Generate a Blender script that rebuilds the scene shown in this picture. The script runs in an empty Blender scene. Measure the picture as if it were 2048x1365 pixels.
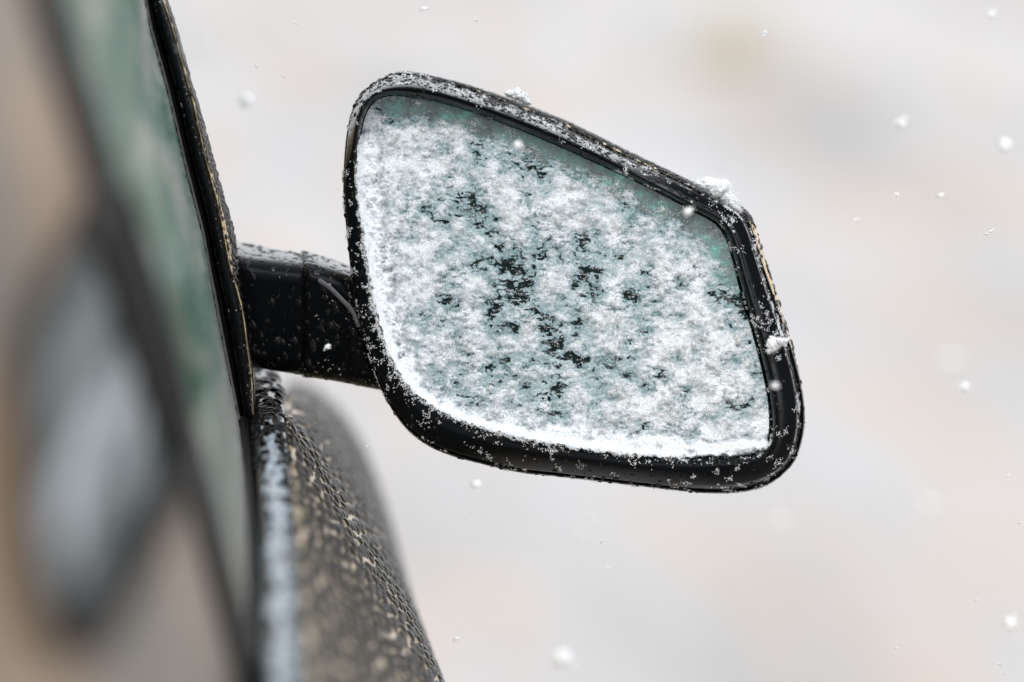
import bpy, math
import numpy as np
from mathutils import Vector

R = math.radians
rng = np.random.default_rng(7)
scene = bpy.context.scene
COL = scene.collection

# ------------------------------------------------------------------ camera
YAW, PITCH = R(4.4), R(10.0)
CAM = np.array([0.0, 0.0, 1.312])
D0 = 1.8                                   # distance of the focus plane
F = 8284.0                                 # focal length in photo pixels
PX = D0 / F                                # metres per photo pixel at the mirror
fwd = np.array([math.sin(YAW) * math.cos(PITCH), math.cos(YAW) * math.cos(PITCH), -math.sin(PITCH)])
rgt = np.array([math.cos(YAW), -math.sin(YAW), 0.0])
up = np.cross(rgt, fwd)
VP = np.array([1024 - F * math.tan(YAW), 682.5 - F * math.tan(PITCH) / math.cos(YAW)])

cam_d = bpy.data.cameras.new("camera")
cam = bpy.data.objects.new("camera", cam_d)
COL.objects.link(cam)
cam.location = CAM
cam.rotation_euler = (R(90) - PITCH, 0, -YAW)
cam_d.sensor_width = 36
cam_d.lens = F / 2048 * 36
cam_d.clip_start, cam_d.clip_end = 0.05, 500
cam_d.dof.use_dof = True
cam_d.dof.focus_distance = D0 + 0.002
cam_d.dof.aperture_fstop = 3.7
scene.camera = cam

# ------------------------------------------------------------------ sky and sun (overcast)
SUN_EL, SUN_AZ = R(52), R(196)             # azimuth clockwise from +Y: behind the camera
world = bpy.data.worlds.new("World")
scene.world = world
world.use_nodes = True
wn, wl = world.node_tree.nodes, world.node_tree.links
wn.clear()
sky = wn.new("ShaderNodeTexSky")
sky.sky_type = 'NISHITA'
sky.sun_disc = False
sky.sun_elevation = SUN_EL
sky.sun_rotation = SUN_AZ
sky.air_density, sky.dust_density, sky.ozone_density = 1.0, 5.0, 1.0
hs = wn.new("ShaderNodeHueSaturation")     # the cloud layer takes the blue out of the sky
hs.inputs["Saturation"].default_value = 0.32
bg = wn.new("ShaderNodeBackground")
bg.inputs["Strength"].default_value = 0.15
wo = wn.new("ShaderNodeOutputWorld")
wl.new(sky.outputs[0], hs.inputs["Color"])
cl = wn.new("ShaderNodeMix")               # an even layer of snow cloud over the clear sky
cl.data_type = 'RGBA'
cl.inputs["Factor"].default_value = 0.7
cl.inputs["B"].default_value = (7.4, 7.55, 7.8, 1)
wl.new(hs.outputs[0], cl.inputs["A"])
wl.new(cl.outputs["Result"], bg.inputs["Color"])
wl.new(bg.outputs[0], wo.inputs["Surface"])

sun_d = bpy.data.lights.new("sun", 'SUN')
sun_d.energy = 0.5
sun_d.angle = R(25)
sun_d.color = (1.0, 0.985, 0.97)
sun = bpy.data.objects.new("sun", sun_d)
COL.objects.link(sun)
sd = Vector((math.sin(SUN_AZ) * math.cos(SUN_EL), math.cos(SUN_AZ) * math.cos(SUN_EL), math.sin(SUN_EL)))
sun.rotation_euler = sd.to_track_quat('Z', 'Y').to_euler()
sun.location = (0, 0, 5)

scene.view_settings.view_transform = 'Standard'
scene.view_settings.look = 'None'
scene.view_settings.gamma = 1.0
scene.view_settings.exposure = 0.52
scene.render.engine = 'CYCLES'
scene.cycles.max_bounces = 10
scene.cycles.transparent_max_bounces = 12
scene.cycles.use_denoising = True


# ------------------------------------------------------------------ helpers
def at(px, py, d=D0):
    """world point seen at photo pixel (px, py), d metres along the camera axis"""
    px, py, d = np.broadcast_arrays(np.asarray(px, float), np.asarray(py, float), np.asarray(d, float))
    return CAM + d[..., None] * (fwd + ((px - 1024) / F)[..., None] * rgt + ((682.5 - py) / F)[..., None] * up)


WLOC = {}


def link(name, me, mat=None, parent=None, loc=(0, 0, 0)):
    o = bpy.data.objects.new(name, me)
    COL.objects.link(o)
    WLOC[o] = np.array(loc, float)
    base = WLOC[parent] if parent else np.zeros(3)
    if parent:
        o.parent = parent
    o.location = WLOC[o] - base
    if me is not None and mat is not None:
        me.materials.append(mat)
    return o


def tri_mesh(name, v, f):
    """v (N,3), f (M,k) with one k"""
    me = bpy.data.meshes.new(name)
    v = np.ascontiguousarray(v, np.float32)
    f = np.ascontiguousarray(f, np.int32)
    k = f.shape[1]
    me.vertices.add(len(v))
    me.vertices.foreach_set("co", v.ravel())
    me.loops.add(f.size)
    me.loops.foreach_set("vertex_index", f.ravel())
    me.polygons.add(len(f))
    me.polygons.foreach_set("loop_start", np.arange(0, f.size, k, dtype=np.int32))
    me.update(calc_edges=True)
    me.validate()
    return me


def solid(name, v, f, mat, parent=None, smooth=True, origin=None):
    v = np.asarray(v, float).reshape(-1, 3)
    o0 = v.mean(0) if origin is None else np.asarray(origin, float)
    if isinstance(f, np.ndarray):
        me = tri_mesh(name, v - o0, f)
    else:
        me = bpy.data.meshes.new(name)
        me.from_pydata([tuple(p) for p in (v - o0)], [], f)
        me.update()
    if smooth:
        me.polygons.foreach_set("use_smooth", np.ones(len(me.polygons), bool))
    return link(name, me, mat, parent, o0)


def grid_faces(nu, nv, closed=False, flip=False):
    """quads of a nu x nv vertex grid; closed joins the last v to the first"""
    i = np.arange(nu - 1)[:, None]
    j = np.arange(nv if closed else nv - 1)[None, :]
    j2 = (j + 1) % nv
    q = np.stack([i * nv + j, i * nv + j2, (i + 1) * nv + j2, (i + 1) * nv + j], -1).reshape(-1, 4)
    return q[:, ::-1].copy() if flip else q


def tag(o, label=None, cat=None, group=None, kind=None):
    for k, val in (("label", label), ("category", cat), ("group", group), ("kind", kind)):
        if val:
            o[k] = val
    return o


def _hash(ix, iy, seed):
    h = (ix.astype(np.int64) * 374761393 + iy.astype(np.int64) * 668265263 + seed * 974634777) & 0xFFFFFFFF
    h = ((h ^ (h >> 13)) * 1274126177) & 0xFFFFFFFF
    return ((h ^ (h >> 16)) & 0xFFFF) / 65535.0


def vnoise(x, y, seed=0):
    ix, iy = np.floor(x), np.floor(y)
    fx, fy = x - ix, y - iy
    fx, fy = fx * fx * (3 - 2 * fx), fy * fy * (3 - 2 * fy)
    a, b = _hash(ix, iy, seed), _hash(ix + 1, iy, seed)
    c, d = _hash(ix, iy + 1, seed), _hash(ix + 1, iy + 1, seed)
    return (a * (1 - fx) + b * fx) * (1 - fy) + (c * (1 - fx) + d * fx) * fy


def fbm(x, y, octv=4, seed=0, gain=0.5):
    s = np.zeros(np.broadcast(x, y).shape)
    amp, tot = 1.0, 0.0
    for k in range(octv):
        s = s + amp * vnoise(x * 2 ** k + 17.3 * k, y * 2 ** k - 9.1 * k, seed + k)
        tot += amp
        amp *= gain
    return s / tot


def sstep(a, b, x):
    t = np.clip((x - a) / (b - a), 0, 1)
    return t * t * (3 - 2 * t)


def catmull(pts, n, closed=False, power=1.0):
    P = np.asarray(pts, float)
    m = len(P)
    if closed:
        Q = np.vstack([P[-1], P, P[:2]])
        segs = m
    else:
        Q = np.vstack([2 * P[0] - P[1], P, 2 * P[-1] - P[-2]])
        segs = m - 1
    out = []
    for k in range(segs):
        p0, p1, p2, p3 = Q[k:k + 4]
        for t in np.linspace(0, 1, 24, endpoint=False):
            out.append(.5 * (2 * p1 + (p2 - p0) * t + (2 * p0 - 5 * p1 + 4 * p2 - p3) * t * t + (3 * p1 - p0 - 3 * p2 + p3) * t ** 3))
    out.append(P[0] if closed else P[-1])
    out = np.array(out)
    s = np.r_[0, np.cumsum(np.linalg.norm(np.diff(out, axis=0), axis=1))]
    u = s[-1] * np.linspace(0, 1, n, endpoint=not closed) ** power
    return np.stack([np.interp(u, s, out[:, c]) for c in range(P.shape[1])], 1)


def polyline_dist(px, py, line):
    """distance to a polyline and position along it (0..n-1)"""
    best = np.full(px.shape, 1e9)
    pos = np.zeros(px.shape)
    for k in range(len(line) - 1):
        a, b = np.array(line[k], float), np.array(line[k + 1], float)
        d = b - a
        t = np.clip(((px - a[0]) * d[0] + (py - a[1]) * d[1]) / (d @ d), 0, 1)
        dd = np.hypot(px - a[0] - t * d[0], py - a[1] - t * d[1])
        m = dd < best
        best = np.where(m, dd, best)
        pos = np.where(m, k + t, pos)
    return best, pos


def project(P):
    q = P - CAM
    d = q @ fwd
    return 1024 + F * (q @ rgt) / d, 682.5 - F * (q @ up) / d, d


# ------------------------------------------------------------------ materials
class Mat:
    def __init__(s, name):
        s.m = bpy.data.materials.new(name)
        s.m.use_nodes = True
        s.n, s.l = s.m.node_tree.nodes, s.m.node_tree.links
        s.n.clear()
        s.out = s.n.new("ShaderNodeOutputMaterial")

    def node(s, t, **kw):
        nd = s.n.new(t)
        for k, v in kw.items():
            setattr(nd, k, v)
        return nd

    def link(s, a, b):
        s.l.new(a, b)

    def bsdf(s, color=(.8, .8, .8), rough=.5, metal=0., spec=.5, trans=0., ior=1.45, coat=0.):
        b = s.n.new("ShaderNodeBsdfPrincipled")
        b.inputs["Base Color"].default_value = (*color, 1)
        b.inputs["Roughness"].default_value = rough
        b.inputs["Metallic"].default_value = metal
        b.inputs["Specular IOR Level"].default_value = spec
        b.inputs["Transmission Weight"].default_value = trans
        b.inputs["IOR"].default_value = ior
        b.inputs["Coat Weight"].default_value = coat
        s.l.new(b.outputs[0], s.out.inputs[0])
        return b

    def coords(s, scale=(1, 1, 1), rot=(0, 0, 0)):
        tc = s.node("ShaderNodeTexCoord")
        mp = s.node("ShaderNodeMapping")
        mp.inputs["Scale"].default_value = scale
        mp.inputs["Rotation"].default_value = rot
        s.link(tc.outputs["Object"], mp.inputs[0])
        return mp.outputs[0]

    def noise(s, vec, scale=10, detail=4, rough=.5, dist=0.):
        n = s.node("ShaderNodeTexNoise")
        n.inputs["Scale"].default_value = scale
        n.inputs["Detail"].default_value = detail
        n.inputs["Roughness"].default_value = rough
        n.inputs["Distortion"].default_value = dist
        s.link(vec, n.inputs["Vector"])
        return n.outputs["Fac"]

    def ramp(s, fac, stops):
        r = s.node("ShaderNodeValToRGB")
        e = r.color_ramp.elements
        while len(e) < len(stops):
            e.new(0.5)
        for k, (p, c) in enumerate(stops):
            e[k].position = p
            e[k].color = (*c, 1) if len(c) == 3 else c
        s.link(fac, r.inputs[0])
        return r.outputs[0]

    def bump(s, height, strength=.3, dist=.001):
        b = s.node("ShaderNodeBump")
        b.inputs["Strength"].default_value = strength
        b.inputs["Distance"].default_value = dist
        s.link(height, b.inputs["Height"])
        return b.outputs[0]


def g(v):
    return (v, v, v)


# glossy black plastic with faint wear and damp film
m = Mat("black_gloss_plastic")
b = m.bsdf((.003, .0035, .004), .12, spec=.9)
b.inputs['Specular Tint'].default_value = (.05, .055, .065, 1)
vec = m.coords()
m.link(m.ramp(m.noise(vec, 260, 5), [(.3, g(.06)), (.75, g(.22))]), b.inputs["Roughness"])
m.link(m.bump(m.noise(vec, 700, 3), .06, .0006), b.inputs["Normal"])
BLACK = m.m

m = Mat("black_rubber")
b = m.bsdf((.004, .004, .0045), .42, spec=.4)
b.inputs['Specular Tint'].default_value = (.3, .3, .3, 1)
vec = m.coords()
m.link(m.bump(m.noise(vec, 500, 4), .2, .0006), b.inputs["Normal"])
RUBBER = m.m

m = Mat("grey_seam")
b = m.bsdf((.16, .165, .18), .35)
SEAM = m.m

m = Mat("matte_black")
b = m.bsdf((.012, .010, .009), .6, spec=.12)
MATTE = m.m

m = Mat("wet_rubber")
b = m.bsdf((.008, .009, .010), .10, spec=.9)
vec = m.coords((1, .35, 1))
m.link(m.bump(m.noise(vec, 210, 3, .55), .05, .002), b.inputs["Normal"])
WETRUBBER = m.m

m = Mat("tan_metallic_paint")
b = m.bsdf((.45, .33, .19), .38, metal=.2, spec=.5, coat=.6)
b.inputs["Coat Roughness"].default_value = .08
vec = m.coords()
m.link(m.ramp(m.noise(vec, 3000, 2), [(.35, (.50, .39, .23)), (.65, (.74, .59, .38))]), b.inputs["Base Color"])
PAINT = m.m

m = Mat("water")
b = m.bsdf((.93, .96, 1.), .0, trans=1., ior=1.333)
WATER = m.m

m = Mat("darkened_water")                     # drops tinted dark in place of their inner shade and refraction
b = m.bsdf((.035, .037, .04), .0, trans=1., ior=1.333)
DARKWATER = m.m

m = Mat("snow")                            # thin snow lets the glass show through where it is thin
d1 = m.node("ShaderNodeBsdfDiffuse")
d1.inputs["Color"].default_value = (.86, .905, .945, 1)
tr = m.node("ShaderNodeBsdfTransparent")
at_ = m.node("ShaderNodeAttribute", attribute_name="thickness")
n1 = m.noise(m.coords((1, 1, 1.25)), 1000, 5, .8)
ma = m.node("ShaderNodeMath", operation='MULTIPLY_ADD')
m.link(n1, ma.inputs[0])
ma.inputs[1].default_value = 2.6
m.link(at_.outputs["Fac"], ma.inputs[2])
mp_ = m.node("ShaderNodeMapRange")
mp_.inputs["From Min"].default_value = 1.27
mp_.inputs["From Max"].default_value = 2.5
m.link(ma.outputs[0], mp_.inputs["Value"])
mx = m.node("ShaderNodeMixShader")
m.link(mp_.outputs[0], mx.inputs[0])
m.link(tr.outputs[0], mx.inputs[1])
m.link(d1.outputs[0], mx.inputs[2])
m.link(mx.outputs[0], m.out.inputs[0])
SNOW = m.m

m = Mat("ice_needle")
d1 = m.node("ShaderNodeBsdfDiffuse")
d1.inputs["Color"].default_value = (.95, .965, .98, 1)
m.link(d1.outputs[0], m.out.inputs[0])
NEEDLE = m.m

# dark teal tinted mirror glass, damp and hazed
m = Mat("tinted_mirror")
b = m.bsdf((.012, .05, .046), .15, spec=.12)
vec = m.coords((1, 1, 1.6))
n1 = m.noise(vec, 230, 6, .7, .5)
m.link(m.ramp(n1, [(.42, (.002, .006, .006)), (.60, (.005, .018, .018)), (.80, (.02, .08, .07))]), b.inputs["Base Color"])
MIRROR = m.m

# thin translucent rime on the glass
def sheet(m, surf, noise_scale, amt, lo, hi):
    """a thin icy sheet: opaque where its thickness attribute is high, lacy where it is thin"""
    tr = m.node("ShaderNodeBsdfTransparent")
    a_ = m.node("ShaderNodeAttribute", attribute_name="thickness")
    n_ = m.noise(m.coords((1, 1, 1.3)), noise_scale, 5, .8)
    ma_ = m.node("ShaderNodeMath", operation='MULTIPLY_ADD')
    m.link(n_, ma_.inputs[0])
    ma_.inputs[1].default_value = amt
    m.link(a_.outputs["Fac"], ma_.inputs[2])
    r_ = m.node("ShaderNodeMapRange")
    r_.inputs["From Min"].default_value, r_.inputs["From Max"].default_value = lo, hi
    m.link(ma_.outputs[0], r_.inputs["Value"])
    mx_ = m.node("ShaderNodeMixShader")
    m.link(r_.outputs[0], mx_.inputs[0])
    m.link(tr.outputs[0], mx_.inputs[1])
    m.link(surf, mx_.inputs[2])
    m.link(mx_.outputs[0], m.out.inputs[0])


m = Mat("rime_crust")
b = m.bsdf((.2, .3, .3), .8, spec=.2)
n1 = m.noise(m.coords((1, 1, 1.7)), 120, 6, .72, .3)
n2 = m.noise(m.coords((1, 1, 1.3)), 900, 3, .7)
ma = m.node("ShaderNodeMath", operation='MULTIPLY_ADD')
m.link(n2, ma.inputs[0])
ma.inputs[1].default_value = .5
m.link(n1, ma.inputs[2])
m.link(m.ramp(ma.outputs[0], [(.50, (.09, .15, .155)), (.70, (.22, .315, .335)), (.95, (.48, .59, .63))]), b.inputs["Base Color"])
sheet(m, b.outputs[0], 1000, 1.6, .45, 1.1)
RIME = m.m

m = Mat("painted_sheen")  # wet reflection of the moulding put into the base colour
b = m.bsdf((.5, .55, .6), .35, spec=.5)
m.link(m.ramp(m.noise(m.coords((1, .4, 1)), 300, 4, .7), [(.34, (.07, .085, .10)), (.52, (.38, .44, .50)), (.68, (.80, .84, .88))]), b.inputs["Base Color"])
BELTSHEEN = m.m

m = Mat("ice_film")
b = m.bsdf((.1, .15, .15), .35, spec=.4)
n1 = m.noise(m.coords((1, 1, 1.3)), 75, 5, .6, .6)
n2 = m.noise(m.coords((1, 1, 1.5)), 520, 4, .7, .3)
ma = m.node("ShaderNodeMath", operation='MULTIPLY_ADD')
m.link(n2, ma.inputs[0])
ma.inputs[1].default_value = .6
m.link(n1, ma.inputs[2])
m.link(m.ramp(ma.outputs[0], [(.58, (.07, .10, .10)), (.74, (.17, .21, .215)), (.88, (.15, .32, .295)), (1.0, (.26, .58, .52))]), b.inputs["Base Color"])
ICEFILM = m.m

# side window: green tinted, wet, reflecting
def wet_glass(name, stops, gloss, scale, stretch, beige_reflection=None):
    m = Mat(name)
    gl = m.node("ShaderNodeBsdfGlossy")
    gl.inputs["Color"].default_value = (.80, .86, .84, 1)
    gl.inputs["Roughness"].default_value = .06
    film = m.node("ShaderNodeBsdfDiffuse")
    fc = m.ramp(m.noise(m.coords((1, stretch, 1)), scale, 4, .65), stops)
    if beige_reflection:                              # beige reflection put into the film colour at the pane's foot (world heights)
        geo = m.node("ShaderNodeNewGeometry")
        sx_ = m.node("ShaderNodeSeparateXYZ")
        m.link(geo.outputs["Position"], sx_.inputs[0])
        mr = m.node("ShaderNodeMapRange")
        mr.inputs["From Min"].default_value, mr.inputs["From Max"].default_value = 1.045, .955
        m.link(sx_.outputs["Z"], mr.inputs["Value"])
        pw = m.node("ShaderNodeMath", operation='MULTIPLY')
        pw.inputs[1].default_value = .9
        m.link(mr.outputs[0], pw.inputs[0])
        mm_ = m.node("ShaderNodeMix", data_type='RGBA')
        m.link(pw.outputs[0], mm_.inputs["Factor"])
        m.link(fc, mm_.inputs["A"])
        mm_.inputs["B"].default_value = (*beige_reflection, 1)
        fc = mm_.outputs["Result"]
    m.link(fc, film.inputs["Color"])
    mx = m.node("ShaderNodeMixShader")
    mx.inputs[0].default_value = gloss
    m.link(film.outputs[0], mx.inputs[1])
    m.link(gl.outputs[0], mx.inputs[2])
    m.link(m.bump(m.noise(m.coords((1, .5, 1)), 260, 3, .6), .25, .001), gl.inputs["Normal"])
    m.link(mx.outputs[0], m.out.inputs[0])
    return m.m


GLASS = wet_glass("wet_tinted_glass", [(.36, (.035, .105, .075)), (.5, (.10, .165, .13)), (.62, (.30, .31, .28))], .24, 34, .22, (.44, .41, .38))
STREAKPANE = wet_glass("streaked_pane", [(.42, (.08, .095, .095)), (.5, (.23, .245, .25)), (.58, (.50, .52, .54))], .16, 34, .012)

m = Mat("mottled_tan")                    # tan and brown mottles, darker than the body paint
b = m.bsdf((.3, .2, .1), .3, spec=.3)
vec = m.coords((1, .3, .25))
m.link(m.ramp(m.noise(vec, 16, 4, .6), [(.36, (.04, .034, .022)), (.47, (.105, .08, .05)), (.56, (.27, .155, .07)), (.68, (.14, .12, .085))]), b.inputs["Base Color"])
TANMOTTLE = m.m

m = Mat("snowy_ground")
b = m.bsdf((.6, .6, .6), .95, spec=.1)
vec = m.coords()
vec = m.coords((1, .22, 1))
big = m.noise(vec, 1.5, 3, .55)
c1 = m.ramp(big, [(.30, (.34, .335, .33)), (.43, (.42, .415, .412)), (.56, (.47, .468, .47)), (.70, (.53, .535, .545))])
warm = m.noise(m.coords((1.0, .22, 1.0), (0, 0, .3)), 3.1, 3, .55)
wf = m.ramp(warm, [(.46, g(0)), (.66, g(.8))])
mixc = m.node("ShaderNodeMix", data_type='RGBA')
m.link(wf, mixc.inputs["Factor"])
m.link(c1, mixc.inputs["A"])
mixc.inputs["B"].default_value = (.49, .41, .355, 1)
m.link(mixc.outputs["Result"], b.inputs["Base Color"])
GROUND = m.m

# ------------------------------------------------------------------ ground
xs = np.linspace(-60, 60, 121)
ys = np.linspace(-40, 120, 161)
X, Y = np.meshgrid(xs, ys, indexing='ij')
Z = 0.04 * (fbm(X / 3.0, Y / 3.0, 3, 5) - .5)
ground = solid("ground", np.stack([X, Y, Z], -1), grid_faces(len(xs), len(ys)), GROUND, origin=(0, 0, 0))
tag(ground, "pale snow dusted ground with beige gravel patches beyond the car", "ground", kind="structure")

# ------------------------------------------------------------------ the car
CAR0 = at(300, 900, D0)
CAR0[2] = 0.0
car = link("parked_car", None, None, None, CAR0)
tag(car, "tan metallic car covered in water drops with its black door mirror out", "car")

# body skin: the shoulder of the door, swept along the car
SEC0 = np.array([(566, 858), (572, 842), (580, 846), (592, 872), (615, 908), (650, 965), (700, 1048), (760, 1145), (820, 1243),
                 (872, 1345), (915, 1450), (940, 1560), (950, 1700), (950, 2000), (940, 2600), (915, 3400), (880, 4200)], float)
SEC2 = np.array([(560, 860), (570, 800), (585, 792), (605, 806), (630, 830), (668, 880), (715, 960), (757, 1045), (800, 1140),
                 (835, 1240), (858, 1340), (872, 1430), (880, 1550), (880, 1800), (872, 2300), (855, 3000), (830, 3600)], float)
SEC3 = np.array([(555, 860), (575, 775), (595, 768), (618, 774), (645, 792), (685, 832), (722, 890), (746, 950), (768, 1020),
                 (785, 1100), (796, 1180), (802, 1260), (805, 1400), (805, 1600), (800, 2000), (785, 2500), (770, 3000)], float)
SEC4 = np.array([(555, 860), (575, 800), (595, 793), (615, 800), (635, 815), (660, 850), (685, 900), (700, 950), (712, 1020),
                 (722, 1100), (730, 1180), (733, 1260), (735, 1400), (735, 1600), (730, 1900), (720, 2200), (710, 2500)], float)
NU = 200


def sweep_px(sec, s, bow=60.0):
    """project-free sweep: the section at the focus plane moved s metres along the car"""
    P = at(sec[:, 0], sec[:, 1], D0)
    P = P + np.array([-s * s / bow, s, 0.0])
    return P


rings = []
key = []
for s in np.linspace(-1.15, 0, 47):
    key.append((s, sweep_px(catmull(SEC0, NU, power=2.2), s)))
for s, S in ((.2, SEC2), (.55, SEC3), (1.1, SEC4)):
    c = catmull(S, NU, power=2.2)
    key.append((s, at(c[:, 0], c[:, 1], D0 + s)))
ks = np.array([k[0] for k in key])
KP = np.array([k[1] for k in key])
fine = np.r_[np.linspace(-1.15, -.3, 18), np.linspace(-.28, .3, 60), np.linspace(.32, 1.1, 30)]
SK = np.empty((len(fine), NU, 3))
for i, s in enumerate(fine):
    j = np.clip(np.searchsorted(ks, s) - 1, 0, len(ks) - 2)
    # smooth (cubic Hermite) interpolation between the sections
    t = (s - ks[j]) / (ks[j + 1] - ks[j])
    m0 = (KP[j + 1] - KP[max(j - 1, 0)]) / (ks[j + 1] - ks[max(j - 1, 0)])
    m1 = (KP[min(j + 2, len(ks) - 1)] - KP[j]) / (ks[min(j + 2, len(ks) - 1)] - ks[j])
    h = ks[j + 1] - ks[j]
    SK[i] = ((2 * t ** 3 - 3 * t * t + 1) * KP[j] + (t ** 3 - 2 * t * t + t) * h * m0
             + (-2 * t ** 3 + 3 * t * t) * KP[j + 1] + (t ** 3 - t * t) * h * m1)
body = solid("body", SK, grid_faces(len(fine), NU), PAINT, car)

# belt mouldings: an inner wiper seal and a rounded wet outer moulding
def belt(name, sec, s0, s1, mat, n=60, wob=0.0):
    c = catmull(sec, 40)
    S = np.linspace(s0, s1, n)
    P = np.array([sweep_px(c, s) for s in S])
    return solid(name, P, grid_faces(n, 40), mat, car)


belt("wiper_seal", np.array([(474, 880), (478, 852), (484, 840), (494, 838), (500, 848), (502, 880)], float), -1.1, .11, RUBBER)
belt("belt_moulding", np.array([(498, 880), (502, 848), (508, 831), (520, 824), (540, 823), (558, 826), (570, 838), (575, 880)], float),
     -1.1, .11, WETRUBBER)

c = catmull(np.array([(511, 829.3), (520, 823.4), (540, 822.4), (560, 826)], float), 12)  # added pale strip standing in for the wet sheen on the moulding
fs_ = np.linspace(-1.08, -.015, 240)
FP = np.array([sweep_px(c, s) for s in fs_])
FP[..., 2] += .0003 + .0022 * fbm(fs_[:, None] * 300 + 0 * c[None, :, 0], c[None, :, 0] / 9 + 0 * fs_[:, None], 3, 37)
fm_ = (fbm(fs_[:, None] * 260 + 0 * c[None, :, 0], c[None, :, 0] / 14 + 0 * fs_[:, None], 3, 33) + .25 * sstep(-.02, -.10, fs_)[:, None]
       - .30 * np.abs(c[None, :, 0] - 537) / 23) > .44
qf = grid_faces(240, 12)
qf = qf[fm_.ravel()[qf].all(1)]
sheen_o = solid("frost", FP, qf, BELTSHEEN, None)
tag(sheen_o, "painted blue white wet sheen along the black belt moulding below the window", "frost", kind="stuff")

# window edge line, tan edge line and outline of the front window frame
GL = np.array([(262, -120), (285, -20), (300, 60), (325, 150), (346, 235), (366, 320), (386, 400), (404, 470), (420, 560), (437, 650),
               (455, 740), (468, 800), (480, 860), (490, 940)], float)
TL = np.array([(290, -120), (318, -20), (342, 50), (368, 143), (388, 216), (410, 315), (436, 414), (456, 520), (470, 570), (484, 626),
               (494, 698), (500, 745), (504, 800), (506, 860)], float)
SL = np.array([(296, -120), (326, -20), (349, 50), (377, 150), (399, 224), (423, 310), (448, 400), (466, 462), (478, 560), (488, 626),
               (498, 698), (504, 745), (507, 800), (509, 860)], float)
NS = 90
gl, tl, sl = catmull(GL, NS), catmull(TL, NS), catmull(SL, NS)
# common parameter: photo height
yy = np.linspace(-118, 858, NS)
gx = np.interp(yy, gl[:, 1], gl[:, 0])
tx = np.interp(yy, tl[:, 1], tl[:, 0])
sx = np.interp(yy, sl[:, 1], sl[:, 0])
lean = -0.03 * (700 - yy) / 800.0                  # the pillar comes back towards the camera as it rises


def strip(name, cols, mat, parent=car):
    """cols: list of (x array, depth array in metres)"""
    P = np.stack([at(x, yy, D0 + lean + d) for x, d in cols], 1)
    return solid(name, P, grid_faces(NS, len(cols), flip=True), mat, parent)


w = tx - gx
frame = strip("window_frame", [(gx + .40 * w, .012), (gx + .43 * w, .001), (gx + .50 * w, -.002), (gx + .62 * w, -.003),
                               (gx + .80 * w, -.0025), (gx + .93 * w, -.001), (gx + .98 * w, .001), (tx + .5, .004), (tx + .5, .03)], BLACK)
strip("window_seal", [(gx - 14, .02), (gx - 4, .012), (gx + .08 * w, .008), (gx + .16 * w, .004), (gx + .25 * w, .003), (gx + .34 * w, .005),
                      (gx + .40 * w, .009), (gx + .42 * w, .03)], RUBBER, frame)
strip("pillar_edge", [(tx - .5, .006), (tx, .0005), (tx + 1.5, -.0002), (tx * .75 + sx * .25 + 2, .002), (tx * .4 + sx * .6 + 1, .012), (sx + 1, .035),
                      (sx - 1, .07), (sx - 8, .11), (sx - 30, .14)], PAINT, frame)

# side window: convex in plan, leaning in, running back from the frame towards the camera
RG, SLOPE = 9.0, -0.018
sg = np.linspace(-1.4, 0.0, 70)
gy = np.linspace(-760, 935, 60)
gxx = np.where(gy < -110, 262 + .23 * (gy + 120), np.interp(gy, gl[:, 1], gl[:, 0]))
lg = -0.03 * (700 - gy) / 800.0
base = at(gxx, gy, D0 + lg + .006)
P = []
for s in sg:
    q = base.copy()
    q[:, 1] += s
    q[:, 0] += -s * s / (2 * RG) + SLOPE * s
    P.append(q)
P = np.array(P)
P_GLASS = P
inner = P - np.array([.004, 0, 0])
def glass_patch(name, k0, k1, mat):
    q, r_ = P[k0:k1], inner[k0:k1]
    n_ = (k1 - k0) * 60
    f_ = grid_faces(k1 - k0, 60)
    e = k1 - k0 - 1
    side = np.array([[e * 60 + j, e * 60 + j + 1, e * 60 + j + 1 + n_, e * 60 + j + n_] for j in range(59)])
    return solid(name, np.vstack([q.reshape(-1, 3), r_.reshape(-1, 3)]), np.vstack([f_, f_[:, ::-1] + n_, side]), mat, car)


window = glass_patch("side_window", int(np.searchsorted(sg, -.58)), 70, GLASS)

# tan skin, grey pane and dark loop behind the pillar: assumed shapes, identity unknown
def gsurf(s_, y_, off=0.0):
    """point of the side surface s_ metres behind the front edge at edge height y_ (photo rows)"""
    s_, y_ = np.broadcast_arrays(np.asarray(s_, float), np.asarray(y_, float))
    x_ = np.where(y_ < -110, 262 + .23 * (y_ + 120), np.interp(y_, gl[:, 1], gl[:, 0]))
    q = at(x_, y_, D0 - 0.03 * (700 - y_) / 800.0 + .006)
    q[..., 1] += s_
    q[..., 0] += -s_ * s_ / (2 * RG) + SLOPE * s_ + off
    return q


LOOP = [(196, 360), (240, 470), (285, 610), (325, 760), (345, 900), (318, 985), (268, 1085), (200, 1210), (132, 1318), (96, 1270), (62, 1180), (34, 1060),
        (22, 930), (24, 800), (44, 680), (84, 560), (140, 450)]
lp = catmull(LOOP, 140, True)
ss_, yy_ = np.meshgrid(np.linspace(-1.45, -.3, 320), np.linspace(-400, 935, 420), indexing='ij')
qx, qy, _ = project(gsurf(ss_, yy_))
lsy = []
for x_, y_ in lp:
    k_ = np.argmin((qx - x_) ** 2 + (qy - y_) ** 2)
    lsy.append((ss_.flat[k_], yy_.flat[k_]))
lsy = np.array(lsy)
for _ in range(3):
    lsy = (np.roll(lsy, 1, 0) + 2 * lsy + np.roll(lsy, -1, 0)) / 4
cen = lsy.mean(0)
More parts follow.
